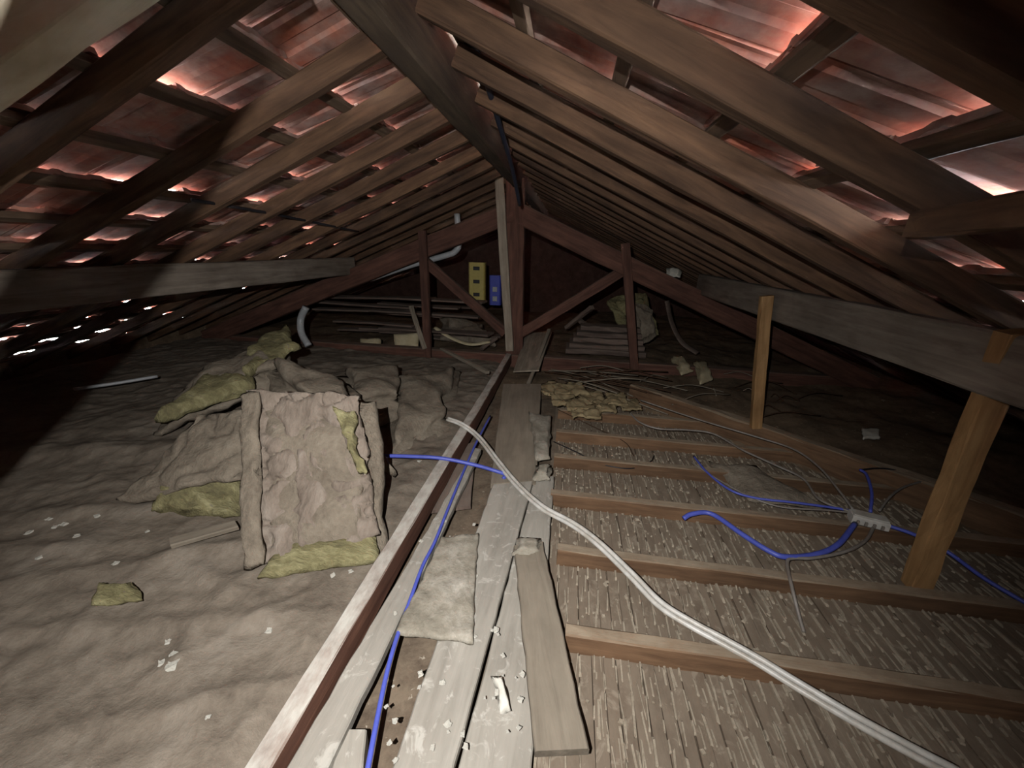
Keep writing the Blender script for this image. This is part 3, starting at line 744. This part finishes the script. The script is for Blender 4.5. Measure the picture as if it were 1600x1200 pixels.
crate('blue_crate', 766, 783, 430, 476, 5.5, 'bcrate', 'pipe', 'blue plastic crate with pale marks behind the truss', 2)
rs2 = random.Random(12)
for i in range(15):
    y = rs2.uniform(4.5, 5.6); x = rs2.uniform(-3.6, -2.2); z = 0.06 + 0.036*i
    a = Vector((x, y, z)); b = Vector((x + rs2.uniform(1.0, 1.9), y + rs2.uniform(-.35, .35), z + rs2.uniform(-.04, .05)))
    tag(beam('scrap_board', a, b, rs2.uniform(.08, .2), .022, 'scrap', seg=6), 'old board in the timber stack behind the truss, %s from the bottom' % ORD[i], 'board', 'timber stack behind the truss')
def stick(a, b, w, mat, lab, h=None): return tag(beam('stick', a, b, w, h or w*.7, mat, seg=6), lab, 'stick')
stick(aty(642, 478, 4.0), aty(664, 545, 3.95), .045, 'loose', 'pale stick leaning on the left queen post')
stick(aty(690, 545, 3.9), aty(762, 582, 3.3), .04, 'loose', 'grey stick lying from the queen post to the long beam')
stick(aty(752, 545, 4.4), aty(775, 528, 4.6), .05, 'scrap', 'short stick behind the king post foot')
stick(aty(826, 600, 3.4), aty(858, 515, 4.3), .035, 'loose', 'slim pole leaning right of the king post')
tag(plank('grey_sheet', [aty(822, 520, 4.6), aty(862, 518, 4.6), aty(842, 578, 3.5), aty(802, 580, 3.5)], .015, 'hanger', seg=6), 'grey sheet lying beside the king post foot', 'board')
tag(lump('foam_block', [aty(560, 527, 4.3), aty(592, 526, 4.3), aty(592, 540, 4.2), aty(562, 541, 4.2)], .09, 'foam', None, nx=5, ny=5, nz=3, amp=.008, seed=70, roll=.3), 'small pale block beside the timber stack', 'block')
tag(lump('foam_block', [aty(612, 520, 4.35), aty(652, 518, 4.35), aty(650, 540, 4.25), aty(614, 542, 4.25)], .10, 'foam', None, nx=5, ny=5, nz=3, amp=.008, seed=71, roll=.3), 'larger pale block beside the left queen post', 'block')
cable('bent_strip', [aty(680, 512, 4.4), aty(705, 528, 4.35), aty(735, 538, 4.3), aty(765, 534, 4.4)], .035, 'foam', 'bowed pale strip behind the left brace', flat=.5, cat='strip')
tag(lump('insulation_wad', [aty(690, 480, 5.2), aty(755, 500, 5.2), aty(775, 530, 4.7), aty(690, 520, 4.7)], .15, 'dusty', None, amp=.05, fs_=4, seed=72, roll=.8), 'grey insulation wad behind the left brace', 'insulation')
# right of the king post: stacked slabs, batt, chunks
for i in range(5):
    za = 0.02 + i*.062
    y = 4.62 + .03*i
    a = aty(884 + 5*i, 545, y); b = aty(1006 - 3*i, 545, y); a.z = b.z = za + .05
    tag(beam('stacked_board', a, b, .35 - .03*i, .055, 'scrap', seg=8, jit=.006, bev=.01), 'weathered board in the low stack beside the yellow bundle, %s from the bottom' % ORD[i], 'board', 'low stack behind the right queen post')
for (x0, y0, x1, y1) in ((905, 500, 960, 545), (885, 512, 925, 480)):
    stick(aty(x0, y0, 4.9), aty(x1, y1, 4.6), .06, 'scrap', 'grey stick leaning on the low board stack, %s' % ('long and slanting' if x1 > 940 else 'short and rising'))
bt = thing('insulation_bundle', aty(1000, 545, 4.8), 'yellow insulation bundle tilted behind the right queen post', 'insulation')
lump('yellow_wrap', [aty(950, 462, 5.0), aty(1010, 450, 5.0), aty(1032, 520, 4.75), aty(985, 535, 4.7)], .22, 'yellow', bt, amp=.05, fs_=4.5, seed=80, roll=1.0)
lump('dusty_wrap', [aty(990, 470, 4.8), aty(1024, 480, 4.8), aty(1030, 525, 4.66), aty(1000, 540, 4.62)], .1, 'dusty', bt, amp=.03, fs_=7, seed=81, roll=1.0)
cable('bent_sheet', [aty(1042, 470, 4.6), aty(1050, 505, 4.55), aty(1066, 535, 4.5), aty(1090, 552, 4.4)], .06, 'scrap', 'dark curved sheet below the right principal rafter', flat=.25, cat='sheet')
for k, cs in enumerate(([(1048, 552), (1066, 551), (1086, 572), (1066, 576)], [(1084, 560), (1104, 558), (1116, 584), (1096, 590)])):
    tag(lump('foam_chunk', zq(cs, .12), .08, 'foam', None, nx=8, ny=8, nz=4, amp=.012, fs_=10, seed=90+k, roll=1.0), ('pale long foam chunk next to the right queen post' if k == 0 else 'tan foam chunk farther from the right queen post'), 'foam')
tag(lump('white_rag', [aty(1042, 414, 4.9), aty(1068, 418, 4.9), aty(1064, 430, 4.8), aty(1044, 428, 4.8)], .05, 'flake', None, nx=8, ny=6, nz=3, amp=.02, fs_=10, seed=93, roll=1.0), 'pale rag lodged above the right principal rafter', 'rag')
# crumpled paper and twigs
for k in range(9):
    cx, cy = [(862, 606), (880, 622), (905, 630), (925, 618), (945, 632), (965, 622), (985, 630), (915, 642), (890, 606)][k]
    w = rs2.uniform(18, 30)
    tag(lump('paper_scrap', zq([(cx-w, cy-8), (cx+w*.6, cy-10), (cx+w, cy+8), (cx-w*.7, cy+9)], .05 + .01*(k % 3)), .02, 'paper', None, nx=16, ny=12, nz=1, amp=.024, fs_=15, seed=100+k), 'crumpled yellowed paper scrap in the nest of twigs', 'paper', 'paper scraps in the nest')
for k in range(22):
    a = atz(rs2.uniform(850, 930), rs2.uniform(570, 600), rs2.uniform(.04, .12)); d = rs2.uniform(-.6, .5)
    b = a + Vector((math.cos(d), math.sin(d) - .2, rs2.uniform(-.1, .06)))*rs2.uniform(.3, .9)
    m_ = (a + b)/2 + Vector((rs2.uniform(-.05, .05), rs2.uniform(-.05, .05), .03))
    cable('twig', [a, m_, b], .005, 'twig' if k % 3 else 'loose', 'thin dry twig strewn in front of the truss', 'twigs before the truss', n=4, k=6, cat='twig')
for k in range(14):
    a = atz(rs2.uniform(1030, 1260), rs2.uniform(590, 660), .04); b = a + Vector((rs2.uniform(-.6, .6), rs2.uniform(-.3, .3), rs2.uniform(0, .03)))
    cable('twig', [a, (a+b)/2 + Vector((0, .05, .03)), b], .004, 'twig' if k % 2 else 'loose', 'thin dry twig on the rubble beyond the binder', 'twigs on the rubble', n=4, k=6, cat='twig')
tag(lump('paper_scrap', zq([(1345, 668), (1375, 668), (1378, 682), (1350, 684)], .04), .02, 'flake', None, nx=8, ny=6, nz=1, amp=.015, fs_=12, seed=120), 'pale scrap lying on the dark rubble by the eaves', 'paper')
tag(lump('insulation_scrap', zq([(1110, 712), (1180, 722), (1290, 785), (1170, 776)], .02), .05, 'dusty', None, nx=18, ny=10, nz=2, amp=.02, fs_=8, seed=121, roll=.8), 'grey flattened insulation scrap along the foot of the binder', 'insulation')
